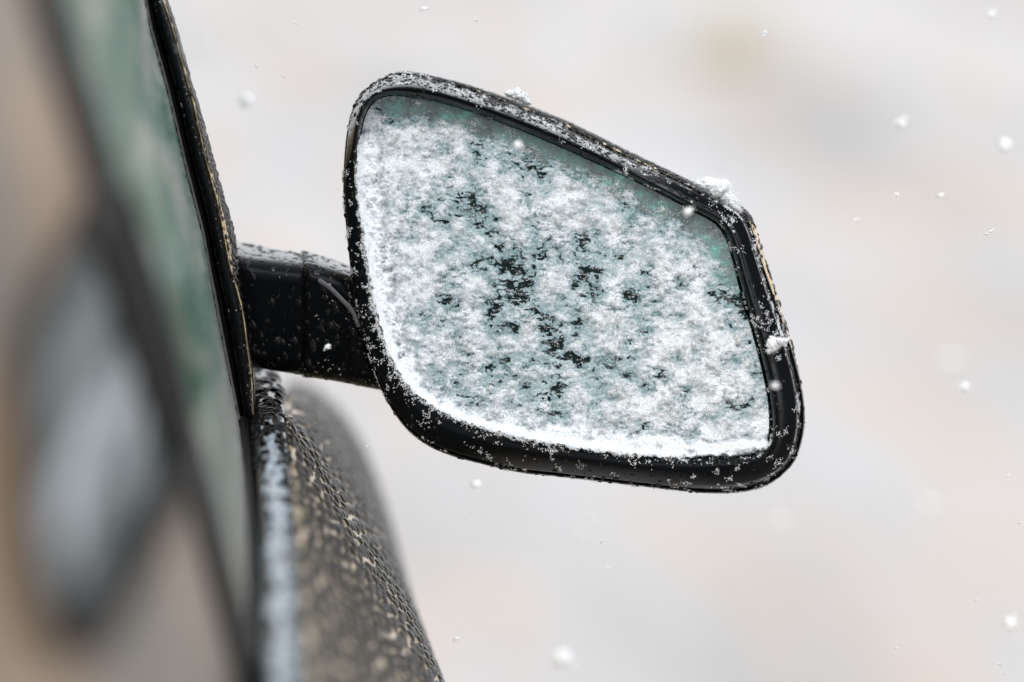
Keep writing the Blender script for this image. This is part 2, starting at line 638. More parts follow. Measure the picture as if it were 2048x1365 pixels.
# pane inside the loop: a fan of rings; skin outside: rings out to its edges
gl_r = np.array([gsurf(cen[0] + (lsy[:, 0] - cen[0]) * t, cen[1] + (lsy[:, 1] - cen[1]) * t, -.003) for t in np.linspace(.02, 1.0, 14)])
solid("diamond_pane", gl_r, grid_faces(14, 140, True), STREAKPANE, car)
sk_r = []
for t in np.linspace(0, 1, 16):
    a_ = cen + (lsy - cen) * 1.0
    far_ = cen + (lsy - cen) / np.maximum(np.abs(lsy[:, 0] - cen[0]) / .9, np.abs(lsy[:, 1] - cen[1]) / 1100)[:, None]
    far_[:, 0] = np.clip(far_[:, 0], -1.45, np.interp(far_[:, 1], [-760, -226, 700, 935], [-.66, -.61, -.475, -.45]))
    far_[:, 1] = np.clip(far_[:, 1], -760, 935)
    m_ = a_ * (1 - t) + far_ * t
    m_[:, 0] = np.minimum(m_[:, 0], np.interp(m_[:, 1], [-760, -226, 700, 935], [-.66, -.61, -.475, -.45]))
    sk_r.append(gsurf(m_[:, 0], m_[:, 1], .001))
tan_skin = solid("tan_skin", np.array(sk_r), grid_faces(16, 140, True), TANMOTTLE, car)
tubes = []
for k_ in range(9):
    a_ = 2 * math.pi * k_ / 9
    c0 = cen + (lsy - cen) * (1 + .035 * math.cos(a_))
    tubes.append(gsurf(c0[:, 0], c0[:, 1], .002 + .006 * math.sin(a_)))
solid("dark_loop", np.array(tubes + tubes[:1]), grid_faces(10, 140, True), MATTE, car)

# black pillar cover between the front side window and the diamond pane, proud of the glass
def gpt(s_, off):
    q = base.copy()
    q[:, 1] += s_
    q[:, 0] += -s_ * s_ / (2 * RG) + SLOPE * s_ + off
    return q


ps = np.interp(gy, [-760, -226, 700, 935], [-.66, -.61, -.475, -.45])
pil = np.array([gpt(ps + a_, b_) for a_, b_ in ((.038, -.004), (.036, .003), (.025, .0045), (0, .0045), (-.025, .0045), (-.036, .003), (-.038, -.004))])
solid("pillar_cover", pil, grid_faces(7, 60), MATTE, car)

# ------------------------------------------------------------------ mirror outlines in photo pixels
OUT = [(688, 330), (692, 280), (699, 240), (708, 212), (726, 184), (755, 162), (790, 147), (822, 147), (880, 158), (950, 177), (1050, 212), (1150, 253),
       (1250, 302), (1350, 350), (1420, 384), (1470, 407), (1497, 430), (1513, 462), (1530, 520), (1550, 580), (1572, 650), (1590, 715), (1603, 780),
       (1608, 830), (1604, 875), (1589, 920), (1563, 950), (1530, 971), (1490, 982), (1440, 986), (1370, 982), (1250, 968), (1120, 953), (1040, 944),
       (960, 926), (900, 909), (855, 889), (815, 858), (786, 820), (763, 780), (746, 735), (730, 680), (715, 615), (702, 540), (692, 450), (687, 390)]
INN = [(716, 330), (719, 280), (728, 232), (748, 202), (780, 190), (830, 194), (900, 209), (1000, 243), (1100, 283), (1200, 328), (1300, 375),
       (1385, 420), (1432, 447), (1454, 478), (1467, 520), (1482, 580), (1502, 650), (1521, 720), (1536, 790), (1541, 848), (1534, 888), (1510, 908),
       (1450, 915), (1350, 913), (1250, 906), (1150, 893), (1050, 874), (950, 848), (890, 823), (842, 793), (802, 748), (774, 692), (755, 622),
       (738, 530), (724, 430), (716, 370)]
CX, CY = 1130.0, 560.0
NT = 720
TH = np.linspace(0, 2 * math.pi, NT, endpoint=False)


def polar(pts):
    c = catmull(pts, 2400, True)
    a = np.arctan2(CY - c[:, 1], c[:, 0] - CX) % (2 * math.pi)
    r = np.hypot(c[:, 0] - CX, c[:, 1] - CY)
    o = np.argsort(a)
    a, r = a[o], r[o]
    return np.interp(TH, np.r_[a - 2 * math.pi, a, a + 2 * math.pi], np.r_[r, r, r])


rS, rI = polar(OUT), polar(INN)
toward = np.clip(np.cos(TH) * .62 + np.sin(TH) * .78, 0, 1)     # faces up and to the outer side
hoff = 8.5 * sstep(.1, .6, toward) - 1.5
rO = rS - np.maximum(hoff, 0)


def pol(r, th=TH):
    return CX + r * np.cos(th), CY - r * np.sin(th)


def ring(r, d):
    x, y = pol(r)
    return at(x, y, D0 + d)


def rI_at(px, py, rr=None):
    rr = rI if rr is None else rr
    a = np.arctan2(CY - py, px - CX) % (2 * math.pi)
    return np.interp(a, np.r_[TH, 2 * math.pi], np.r_[rr, rr[0]]), np.hypot(px - CX, py - CY)


mm = .001
# housing: tan shell behind the frame (starts just behind the split line and bulges back)
top = sstep(.15, .8, np.sin(TH) + .25 * np.cos(TH))
right = sstep(.3, .95, np.cos(TH) * .98 + np.sin(TH) * .1)        # flatter, wider on the outer side
back_d = 9 + 22 * top * (1 - right) + 6 * right - 7.6 * sstep(.2, .7, -np.cos(TH)) * (1 - top)                   # how far the black frame wraps back, mm
hb = back_d * mm
hr = [ring(rO - 3, hb + .002), ring(rO + .3 * np.maximum(hoff, 0), hb + .0015), ring(rS + np.minimum(hoff, 0) * 2 - 1, hb + .006), ring(rS + np.minimum(hoff, 0) * 3, hb + .014),
      ring(rS + np.minimum(hoff, 0) * 4 - 3, hb + .022)]
for k in range(1, 13):
    a = k / 12 * math.pi / 2
    hr.append(ring((rS - 10) * (.12 + .88 * math.cos(a) ** .75) - 6 * k / 12, hb + .022 + .062 * math.sin(a)))
hr = np.array(hr)
hv = np.vstack([hr.reshape(-1, 3), hr[-1].mean(0)[None]])
hf = grid_faces(len(hr), NT, True).tolist()
last = (len(hr) - 1) * NT
hf += [[last + j, last + (j + 1) % NT, len(hv) - 1] for j in range(NT)]
housing = solid("door_mirror", hv, hf, PAINT, car)
housing["label"] = "black rimmed door mirror with snow caked on its glass"

# black front frame: groove at the outside, a rounded lip inside, then the recess wall
right = sstep(.3, .95, np.cos(TH) * .98 + np.sin(TH) * .1)        # flatter, wider on the outer side
W = rO - rI
top = sstep(.15, .8, np.sin(TH) + .25 * np.cos(TH))
back_d = 9 + 22 * top * (1 - right) + 6 * right - 7.6 * sstep(.2, .7, -np.cos(TH)) * (1 - top)
prof = [(-.03, back_d + 5), (-.005, back_d + .5), (.012, back_d - .3), (.035, back_d - .6), (.05, back_d + .9), (.07, back_d + .9), (.085, back_d - 1.2)]
for t in np.linspace(.11, 1.0, 30):
    q = (t - .11) / .89
    if q < .58:
        rd = -2.5 + back_d * (1 - q / .58) ** 1.55
    else:
        rd = -2.5 + 5.0 * ((q - .58) / .42) ** 2.3
    flat = back_d * np.clip(1 - q / .12, 0, 1) ** 1.5 + .8 - 2.0 * q - 3.4 * np.exp(-((q - .74) / .15) ** 2) + 6.0 * np.clip((q - .87) / .13, 0, 1) ** 1.6
    prof.append((t, rd * (1 - right) + flat * right))
prof.append((1.01, 5.5 * np.ones(NT)))
prof.append((1.015, 20 * np.ones(NT)))
br = np.array([ring(rO - t * W, d * mm) for t, d in prof])
bezel = solid("mirror_frame", br, grid_faces(len(br), NT, True), BLACK, housing)


# glass: set in the recess, deeper on the inner (left) side
def glass_d(px):
    return (8.5 - 5.0 * (np.asarray(px, float) - 1130) / 400) * mm


gr = []
for q in np.r_[np.linspace(0.02, .9, 24), .95, .985, 1.0]:
    x, y = pol((rI - 1) * q)
    gr.append(at(x, y, D0 + glass_d(x)))
x, y = pol(rI - 1)
gr.append(at(x, y, D0 + glass_d(x) + .004))
gr = np.array(gr)
solid("mirror_glass", gr, grid_faces(len(gr), NT, True, True), MIRROR, housing)

# ------------------------------------------------------------------ arm between door and mirror
def arm_part(name, stations, mat, rad=.009, parent=housing):
    """stations: (px, top front edge y, bottom y, depth of front, thickness)"""
    st = catmull(np.array(stations, float), 34)
    P = []
    for px, yt, yb, df, th in st:
        a = at(px, yt, D0 + df)
        bt = at(px, yb, D0 + df)
        zt, zb = a[2], bt[2]
        x0, y0 = a[0], a[1]
        ringp = []
        for cy_, cz_, a0 in ((y0 + rad, zt - rad, 180), (y0 + rad, zb + rad, 270), (y0 + th - rad, zb + rad, 0), (y0 + th - rad, zt - rad, 90)):
            pass
        # walk: front-top corner, front-bottom, back-bottom, back-top
        for (yc, zc, a0) in ((y0 + rad, zt - rad, 90), (y0 + rad, zb + rad, 180), (y0 + th - rad, zb + rad, 270), (y0 + th - rad, zt - rad, 360)):
            for k in range(7):
                an = R(a0 + 90 * k / 6)
                ringp.append((x0 + (bt[0] - x0) * 0.5 * (1 - math.sin(an)), yc + rad * math.cos(an), zc + rad * math.sin(an)))
        P.append(ringp)
    P = np.array(P)
    n, mcount = P.shape[:2]
    v = np.vstack([P.reshape(-1, 3), P[0].mean(0)[None], P[-1].mean(0)[None]])
    f = grid_faces(n, mcount, True, True).tolist()
    f += [[(j + 1) % mcount, j, n * mcount] for j in range(mcount)][::-1]
    f += [[(n - 1) * mcount + j, (n - 1) * mcount + (j + 1) % mcount, n * mcount + 1] for j in range(mcount)]
    return solid(name, v, f, mat, parent)


arm = arm_part("mirror_arm", [(440, 512, 736, .030, .062), (470, 516, 742, .024, .060), (500, 521, 748, .022, .056), (550, 527, 756, .022, .052),
                              (606, 533, 765, .022, .046)], BLACK)
arm_part("pivot_joint", [(606.6, 531, 768, .024, .047), (612, 530, 770, .020, .047), (640, 536, 772, .019, .046), (690, 552, 780, .018, .046), (740, 575, 790, .020, .046),
                         (800, 590, 800, .024, .044)], BLACK)

# curved seam ridge on the pivot
seam = catmull(np.array([(640, 562), (662, 578), (684, 600), (704, 622), (716, 650)], float), 30)
P = []
for k, (x, y) in enumerate(seam):
    c = at(x, y, D0 + .0185)
    P.append([c + .0011 * (math.cos(a) * rgt * .8 + math.sin(a) * up - .5 * fwd * math.sin(a)) for a in np.linspace(0, 2 * math.pi, 8, endpoint=False)])
solid("seam_ridge", np.array(P), grid_faces(30, 8, True), SEAM, housing)

# ------------------------------------------------------------------ water drops
def dome(nr=3, ns=8, contact=1.25):
    v = [(0, 0, 1.0)]
    for k in range(1, nr + 1):
        a = k / nr * math.pi / 2 * 1.0
        for j in range(ns):
            t = 2 * math.pi * j / ns
            v.append((math.sin(a) * math.cos(t), math.sin(a) * math.sin(t), math.cos(a)))
    f = []
    for j in range(ns):
        j2 = (j + 1) % ns
        f.append((0, 1 + j, 1 + j2))
        for k in range(nr - 1):
            a0, a1 = 1 + k * ns, 1 + (k + 1) * ns
            f.append((a0 + j, a1 + j, a1 + j2))
            f.append((a0 + j, a1 + j2, a0 + j2))
    return np.array(v), np.array(f)


def frames(n):
    """orthonormal frames for normals n (N,3)"""
    ref = np.where(np.abs(n[:, 2:3]) < .9, np.array([[0, 0, 1.]]), np.array([[1., 0, 0]]))
    t = np.cross(ref, n)
    t /= np.linalg.norm(t, axis=1)[:, None]
    return t, np.cross(n, t)


def drops_mesh(pos, nrm, rad, hgt, nr=3, ns=8, stretch=None):
    v, f = dome(nr, ns)
    t, bt = frames(nrm)
    ang = rng.uniform(0, 2 * math.pi, len(pos))
    ca, sa = np.cos(ang)[:, None], np.sin(ang)[:, None]
    t, bt = t * ca + bt * sa, bt * ca - t * sa
    asp = rng.uniform(.85, 1.2, len(pos))
    V = (pos[:, None, :] + (rad * asp)[:, None, None] * v[None, :, 0:1] * t[:, None, :] + (rad / asp)[:, None, None] * v[None, :, 1:2] * bt[:, None, :]
         + hgt[:, None, None] * (v[None, :, 2:3] - .12) * nrm[:, None, :])
    Fc = (f[None] + (np.arange(len(pos)) * len(v))[:, None, None]).reshape(-1, 3)
    return V.reshape(-1, 3), Fc


def sample_grid(P, n, weight, closed=False):
    """random points on a (nu, nv, 3) vertex grid; weight(pos, nrm) -> 0..1"""
    nu, nv = P.shape[:2]
    A, B, C, D = P[:-1, :-1], P[:-1, 1:], P[1:, 1:], P[1:, :-1]
    if closed:
        Pc = np.concatenate([P, P[:, :1]], 1)
        A, B, C, D = Pc[:-1, :-1], Pc[:-1, 1:], Pc[1:, 1:], Pc[1:, :-1]
    N = np.cross(C - A, D - B)
    ar = np.linalg.norm(N, axis=-1)
    pr = (ar / ar.sum()).ravel()
    idx = rng.choice(len(pr), n, p=pr)
    u, v = rng.uniform(0, 1, (2, n))
    A, B, C, D = (q.reshape(-1, 3)[idx] for q in (A, B, C, D))
    pos = A * ((1 - u) * (1 - v))[:, None] + B * ((1 - u) * v)[:, None] + C * (u * v)[:, None] + D * (u * (1 - v))[:, None]
    nn = N.reshape(-1, 3)[idx] / np.maximum(ar.ravel()[idx], 1e-12)[:, None]
    toc = CAM - pos
    sgn = np.sign((nn * toc).sum(1))[:, None]
    return pos, nn, sgn, weight(pos, nn)


DP, DF, DN = [], [], 0


def add_drops(pos, nrm, rad, hgt, nr=3, ns=8):
    global DN
    v, f = drops_mesh(pos, nrm, rad, hgt, nr, ns)
    DP.append(v)
    DF.append(f + DN)
    DN += len(v)


# on the door skin: a jittered grid of fat drops, dense, with small ones between
i0, i1 = np.searchsorted(fine, -.75), np.searchsorted(fine, .62)
sub = SK[i0:i1, 3:140]
pos, nn, sg_, _ = sample_grid(sub, 120000, lambda p, n: np.ones(len(p)))
nn = nn * np.sign(nn[:, 0:1] + .5 * nn[:, 2:3])
px_, py_, d_ = project(pos)
ok = (px_ > 380) & (px_ < 960) & (py_ > 720) & (py_ < 1460)
pos, nn, d_ = pos[ok], nn[ok], d_[ok]
rad = rng.uniform(.0014, .0034, len(pos))
rad = np.sort(rad)[::-1]
# dart throwing on a hash grid
cell = .0064
keep, gridh = [], {}
keys = np.floor(pos / cell).astype(int)
for i in range(len(pos)):
    kx, ky, kz = keys[i]
    bad = False
    for ax in (-1, 0, 1):
        for ay in (-1, 0, 1):
            for az in (-1, 0, 1):
                for j in gridh.get((kx + ax, ky + ay, kz + az), ()):
                    dx = pos[i] - pos[j]
                    if dx[0] * dx[0] + dx[1] * dx[1] + dx[2] * dx[2] < ((rad[i] + rad[j]) * 1.10) ** 2:
                        bad = True
                        break
                if bad:
                    break
            if bad:
                break
        if bad:
            break
    if not bad:
        keep.append(i)
        gridh.setdefault((kx, ky, kz), []).append(i)
keep = np.array(keep)
print("door drops", len(keep))
add_drops(pos[keep], nn[keep], rad[keep], rad[keep] * .5, 4, 10)
v = np.vstack(DP)
o = solid("water_droplets", v, np.vstack(DF), DARKWATER, None)
tag(o, "dense water drops beading on the tan door below the mirror", "water drops", kind="stuff")

# on the mirror frame, the housing edge, the arm, the pillar and the moulding
DP, DF, DN = [], [], 0
toc_ok = lambda p, n: np.ones(len(p))


def drops_on(P, n, wfun, rlo, rhi, closed=False, flat=.55):
    pos, nn, sg_, w = sample_grid(P, n, wfun, closed)
    nn = nn * sg_
    w = wfun(pos, nn)
    k = rng.uniform(0, 1, len(pos)) < w
    pos, nn = pos[k], nn[k]
    rad = rlo + (rhi - rlo) * rng.uniform(0, 1, len(pos)) ** 2.2
    add_drops(pos, nn, rad, rad * flat, 3, 10)


drops_on(br, 6500, lambda p, n: .13 + .65 * sstep(.2, .8, n[:, 2]) + .35 * sstep(.5, .9, n[:, 0]), .0003, .0013, True)
drops_on(hr[1:5], 15000, lambda p, n: .05 + .95 * sstep(.3, .7, n[:, 2]), .0005, .0018, True, .6)
FR = np.stack([at(x, yy, D0 + lean + d) for x, d in [(gx + .5 * w, -.002), (gx + .8 * w, -.0025), (tx, .0005), (tx + 1.5, -.0002)]], 1)
drops_on(FR, 500, lambda p, n: np.full(len(p), .6), .0002, .0010)
PE = np.stack([at(x, yy, D0 + lean + d) for x, d in [(tx + 3.0, 0), (tx * .4 + sx * .6 + 1.5, .012), (sx + 1.5, .030)]], 1)
drops_on(PE, 4200, lambda p, n: np.full(len(p), .9), .0005, .0016)
GE = np.stack([at(gx + o_, yy, D0 + lean + d) for o_, d in [(-6, -.004), (-1, .001), (1.5, .006)]], 1)
drops_on(GE, 700, lambda p, n: np.full(len(p), .9), .0005, .0013)
APS = []
for ao in (arm,) + tuple(o for o in car.children_recursive if o.name.startswith("pivot")):
    me = ao.data
    vv = np.array([v.co for v in me.vertices]) + WLOC[ao]
    AP = vv[:34 * 28].reshape(34, 28, 3)
    APS.append(AP)
c = catmull(np.array([(498, 862), (502, 848), (508, 831), (520, 824), (540, 823), (558, 826), (570, 838)], float), 20)
MP = np.array([sweep_px(c, s) for s in np.linspace(-.12, .11, 30)])
drops_on(MP, 420, lambda p, n: np.full(len(p), 1.), .0008, .0032, False, .5)
o = solid("water_droplets", np.vstack(DP), np.vstack(DF), DARKWATER, None)
tag(o, "fine water drops on the black mirror rim, arm and window frame", "water drops", kind="stuff")

DP, DF, DN = [], [], 0
gsel = P_GLASS[int(np.searchsorted(sg, -.32)):, 25:]
drops_on(gsel, 4200, lambda p, n: np.full(len(p), .8), .0004, .0019, False, .30)
for AP in APS:
    drops_on(AP, 1700, lambda p, n: .10 + .25 * fbm(p[:, 0] * 60, p[:, 2] * 60, 3, 8) ** 2 * 4 + .15 * (n[:, 2] > .4), .0003, .0020, True, .28)
o = solid("water_droplets", np.vstack(DP), np.vstack(DF), WATER, None)
tag(o, "clear water drops on the green side window and the black mirror arm", "water drops", kind="stuff")

# ------------------------------------------------------------------ snow
RIDGE = [(752, 232), (740, 275), (735, 330), (742, 450), (754, 560), (766, 650), (791, 728), (830, 783), (890, 822), (980, 853), (1080, 872), (1200, 888),
         (1320, 897), (1440, 897), (1525, 886)]
RHW = [5, 20, 30, 32, 29, 36, 36, 30, 26, 25, 26, 28, 26, 12]
PUFFS = [(1360, 640, 60, .30), (1100, 385, 45, .20), (1270, 465, 40, .20), (1380, 525, 45, .18), (930, 610, 35, .16), (1110, 460, 30, .16), (1215, 650, 40, .18),
         (1300, 810, 36, .25), (1160, 790, 36, .22), (950, 830, 36, .2), (1060, 370, 40, .15), (870, 270, 60, .14), (800, 300, 50, .16), (900, 700, 40, .16),
         (1420, 700, 70, .18), (1450, 780, 60, .16), (1200, 430, 60, .14), (1330, 560, 50, .15), (1000, 400, 60, .10), (1040, 740, 40, .14), (800, 420, 40, .12),
         (860, 570, 40, .1), (1030, 840, 50, .14), (1400, 860, 80, .14), (1040, 322, 14, .3), (920, 320, 40, .1), (1290, 700, 50, .12)]
DARKS = [(1060, 610, 90, -.16), (900, 770, 70, -.14), (990, 520, 80, -.12), (870, 640, 50, -.12), (1290, 640, 40, -.12), (1180, 710, 50, -.10), (880, 420, 50, -.08),
         (960, 720, 60, -.12), (1300, 520, 40, -.08), (1100, 740, 50, -.08), (1190, 560, 60, -.05), (1480, 620, 40, -.05)]


def ridge_cov(px, py):
    d, p = polyline_dist(px, py, RIDGE)
    hw = np.interp(p, np.arange(len(RHW)), RHW)
    n = fbm(px / 20, py / 20, 4, 31, .6)
    return (1 - sstep(.35, 1.45, d / hw + (n - .5) * 1.9)) * sstep(.1, 1.6, p + .8 * (n - .5)), d / hw


def snow_field(px, py):
    """coverage 0..1 of the fluffy snow on the glass"""
    n1 = fbm(px / 34, py / 30, 3, 3, .5)
    n2 = fbm(px / 17, py / 9, 3, 11, .6)
    n3 = fbm(px / 5, py / 4, 2, 23)
    e = .56 * n1 + .30 * n2 + .14 * n3
    bias = np.zeros_like(e)
    for x, y, r_, a in PUFFS:
        bias += .62 * a * np.exp(-((px - x) ** 2 + (py - y) ** 2) / (.72 * r_ * r_))
    bias = .12 * np.tanh(bias / .12)
    for x, y, r_, a in DARKS:
        bias += .40 * a * np.exp(-((px - x) ** 2 + (py - y) ** 2) / (r_ * r_))
    bias += .04 * sstep(720, 880, py)
    bias += .09 * sstep(900, 770, px)
    # thin brick-like gaps running along the streaks
    ga = 1 - np.abs(2 * vnoise(px / 26 + .5 * n2, py / 8.5 + .8 * n1, 71) - 1)
    gb = 1 - np.abs(2 * vnoise(px / 15, py / 13, 73) - 1)
    gap = np.maximum(sstep(.84, .98, ga), .7 * sstep(.88, .99, gb)) * sstep(.44, .62, fbm(px / 50, py / 34, 3, 79))
    bias -= .15 * gap
    d, _ = polyline_dist(px, py, [(800, 190), (900, 212), (1000, 246), (1100, 287), (1200, 332), (1300, 379), (1385, 425), (1440, 460), (1462, 520)])
    bias -= .09 * (1 - sstep(5, 95, d + 50 * (fbm(px / 40, py / 40, 3, 77) - .5)))
    d2, _ = polyline_dist(px, py, [(1467, 520), (1500, 650), (1535, 800)])
    bias -= .10 * (1 - sstep(5, 35, d2))
    return e + bias


# thresholds from the field itself
_tx, _ty = np.meshgrid(np.arange(690, 1560, 6.), np.arange(180, 930, 6.), indexing='ij')
_ri, _rr = rI_at(_tx, _ty)
_f = snow_field(_tx, _ty)[_rr < _ri]
Q = lambda p: np.quantile(_f, p)
F_GAP, F_LO, F_HI, F_BED = Q(.085), Q(.30), Q(.90), Q(.62)


def cov(px, py):
    f = snow_field(px, py)
    c = sstep(F_LO, F_HI, f)
    rc, _ = ridge_cov(px, py)
    return f, c, rc


def snow_h(px, py, f, c, rc):
    fn = fbm(px / 5, py / 5, 2, 41, .6)
    lo = fbm(px / 44, py / 38, 1, 3, .5)
    return np.maximum(1.6 * lo + .25 * c, glass_d(px) / mm * .72 * rc ** 1.3 * (.9 + .2 * (fn - .5))) * mm


step = 1.6
gxp = np.arange(690, 1560, step)
gyp = np.arange(180, 930, step)
GX, GY = np.meshgrid(gxp, gyp, indexing='ij')
ri, rr = rI_at(GX, GY)
FF, CC, RC = cov(GX, GY)
qd = grid_faces(len(gxp), len(gyp))


def patch(mask, dep):
    q = qd[mask.ravel()[qd].all(1)]
    used = np.unique(q)
    remap = np.zeros(mask.size, int)
    remap[used] = np.arange(len(used))
    return at(GX, GY, dep).reshape(-1, 3)[used], remap[q]


# rime: a thin crust with gaps where the dark glass shows
gapn = fbm(GX / 9, GY / 3.6, 3, 61, .6)
edge_d, _ = polyline_dist(GX, GY, [(800, 190), (900, 212), (1000, 246), (1100, 287), (1200, 332), (1300, 379), (1385, 425), (1440, 460), (1465, 530)])
bare = 1 - sstep(9, 66, edge_d + 60 * (fbm(GX / 30, GY / 22, 4, 88, .6) - .5))
rime_t = np.clip((FF + .10 * (gapn - .5) - F_GAP) / (Q(.30) - F_GAP), -1, 1)
rime = (rime_t > -.9) & (rr < ri - 2) & (bare < .62 + .5 * (gapn - .5))
rv, rf = patch(rime, D0 + glass_d(GX) - .0004 - .0004 * fbm(GX / 4, GY / 4, 2, 19))
rime_t = rime_t.ravel()[np.unique(qd[rime.ravel()[qd].all(1)])]
fv, ff = patch((bare > .08) & (rr < ri - 2), D0 + glass_d(GX) - .00015)
film_o = solid("ice_film", fv, ff, ICEFILM, None)
tag(film_o, "grey teal film of clear ice under the upper rim of the mirror glass", "ice", kind="stuff")
solid_rime = solid("rime", rv, rf, RIME, None)
a_ = solid_rime.data.attributes.new("thickness", 'FLOAT', 'POINT')
a_.data.foreach_set("value", rime_t.astype(np.float32))
tag(solid_rime, "thin grey green rime with dark gaps on the mirror glass", "frost", kind="stuff")

# bed of thicker snow
h = snow_h(GX, GY, FF, CC, RC)
bn = fbm(GX / 6, GY / 5, 3, 47, .7)
gap2 = fbm(GX / 13, GY / 5, 4, 47, .65) - .5
thick = np.clip(np.maximum(sstep(F_GAP, Q(.985), FF) + .75 * gap2 * (1 - .5 * CC), 1.1 * RC * (1 - .5 * sstep(-4, 9, rr - ri))), 0, 1.15)
bare2 = 1 - sstep(8, 62, edge_d + 60 * (fbm(GX / 30, GY / 22, 4, 88, .6) - .5))
thick = thick * (1 - .9 * bare2 * (1 - RC))
bedm = (thick > .02) & (rr < ri - 3 + (6 + 14 * (fbm(GX / 9, GY / 9, 3, 56) - .4)) * (RC > .1))
bdep = glass_d(GX) - .0012 - h
lipd = -.0012 - .0012 * sstep(0, 10, rr - ri)
ew = sstep(-16, 1, rr - ri) * sstep(.05, .4, RC)
bdep = bdep * (1 - ew) + np.minimum(bdep, lipd) * ew
bed_v, bed_f = patch(bedm, D0 + bdep)
# thickness 0..1 for every vertex of the bed
bed_t = thick.ravel()[np.unique(qd[bedm.ravel()[qd].all(1)])]


def needles(pos, nrm, length, width, per, spread=1.0):
    """spiky crystals: per needles at every point, each a three-sided spike"""
    n = len(pos)
    dirs = rng.normal(size=(n, per, 3))
    dirs += nrm[:, None, :] * spread
    dirs /= np.linalg.norm(dirs, axis=2)[..., None]
    L = length[:, None] * rng.uniform(.5, 1.2, (n, per))
    ref = rng.normal(size=(n, per, 3))
    a = np.cross(dirs, ref)
    a /= np.linalg.norm(a, axis=2)[..., None]
    b_ = np.cross(dirs, a)
    wd = (width * np.ones(n))[:, None, None]
    base = pos[:, None, :] - dirs * (.1 * L)[..., None]
    tip = pos[:, None, :] + dirs * L[..., None]
    V = np.stack([base + wd * a, base + wd * (-.5 * a + .866 * b_), base + wd * (-.5 * a - .866 * b_), tip], 2).reshape(-1, 3)
    k = np.arange(n * per)[:, None, None] * 4
    Fc = (np.array([[0, 1, 3], [1, 2, 3], [2, 0, 3]])[None] + k).reshape(-1, 3)
    return V, Fc


back = -fwd
# crystals over the glass
n = 230000
cpx, cpy = rng.uniform(680, 1560, n), rng.uniform(180, 950, n)
ri, rr = rI_at(cpx, cpy)
f, c, rc = cov(cpx, cpy)
edge_d, _ = polyline_dist(cpx, cpy, [(800, 190), (900, 212), (1000, 246), (1100, 287), (1200, 332), (1300, 379), (1385, 425), (1440, 460), (1465, 530)])
bare = 1 - sstep(9, 66, edge_d + 60 * (fbm(cpx / 30, cpy / 22, 4, 88, .6) - .5))
loc = f + .22 * (fbm(cpx / 9, cpy / 3.6, 3, 61, .6) - .5) - .16 * bare
pr = np.where(loc > F_GAP, .06 + .50 * c, .02) * (1 - .6 * bare)
pr = np.maximum(pr, .9 * rc)
fuzz = 3 + 22 * rc * fbm(cpx / 8, cpy / 8, 2, 55)
k = (rr < ri - 4 + fuzz * (rc > .05)) & (rng.uniform(0, 1, n) < pr)
cpx, cpy, f, c, rc, rr, ri = cpx[k], cpy[k], f[k], c[k], rc[k], rr[k], ri[k]
hh = snow_h(cpx, cpy, f, c, rc) * (1 - .75 * sstep(-10, 6, rr - ri)) + .0004
over = sstep(-2, 4, rr - ri)
dep = (glass_d(cpx) - hh * rng.uniform(.6, 1.1, len(cpx))) * (1 - over) + (-.003) * over
pos = at(cpx, cpy, D0 + dep)
ln = rng.uniform(.4, 1.15, len(cpx)) * mm * (.7 + .4 * c)
nv, nfc = needles(pos, np.tile(back, (len(pos), 1)), ln, .00010, 5, .7)
print("glass crystals", len(pos))
# star shaped puffs: crystals spreading from a point
npf = 1500
sx0, sy0 = rng.uniform(720, 1540, npf), rng.uniform(200, 900, npf)
ri, rr = rI_at(sx0, sy0)
f, c, rc = cov(sx0, sy0)
k = (rr < ri - 14) & (rng.uniform(0, 1, npf) < .06 + .6 * c) & (f > F_LO)
sx0, sy0, f, c, rc = sx0[k], sy0[k], f[k], c[k], rc[k]
pr_ = np.repeat(rng.uniform(6, 17, len(sx0)), 46)
pa_ = rng.uniform(0, 2 * math.pi, len(pr_))
pd_ = pr_ * np.abs(rng.normal(0, .5, len(pr_)))
ux, uy = np.repeat(sx0, 46) + pd_ * np.cos(pa_), np.repeat(sy0, 46) + pd_ * np.sin(pa_)
hh = snow_h(ux, uy, np.repeat(f, 46), np.repeat(c, 46), np.repeat(rc, 46)) + .0016 * np.exp(-(pd_ / pr_) ** 2 * 3) + .0008
pp_ = at(ux, uy, D0 + glass_d(ux) - hh)
nd_ = np.cos(pa_)[:, None] * rgt - np.sin(pa_)[:, None] * up + .5 * back
v2, f2 = needles(pp_, nd_, rng.uniform(.5, 1.5, len(pp_)) * mm, .00010, 2, 2.2)
nfc = np.vstack([nfc, f2 + len(nv)])
nv = np.vstack([nv, v2])
bf = np.vstack([bed_f[:, [0, 1, 2]], bed_f[:, [0, 2, 3]]])
snow = solid("snow", bed_v, bf, SNOW, None)
a_ = snow.data.attributes.new("thickness", 'FLOAT', 'POINT')
a_.data.foreach_set("value", bed_t.astype(np.float32))
tag(snow, "soft white snow bed caked over the mirror glass and its lower rim", "snow", kind="stuff")
crys = solid("snow_crystals", nv, nfc, NEEDLE, None, smooth=False)
tag(crys, "spiky white ice crystals standing on the snowy mirror glass", "snow", kind="stuff")

# crystals caught on the black rim, pillar and arm
V_, F_, off = [], [], 0


def dust(pos, nrm, lo, hi, per=5, wd=.00011):
    global off
    ln = rng.uniform(lo, hi, len(pos))
    v, f = needles(pos, nrm, ln, wd, per, .6)
    V_.append(v)
    F_.append(f + off)
    off += len(v)


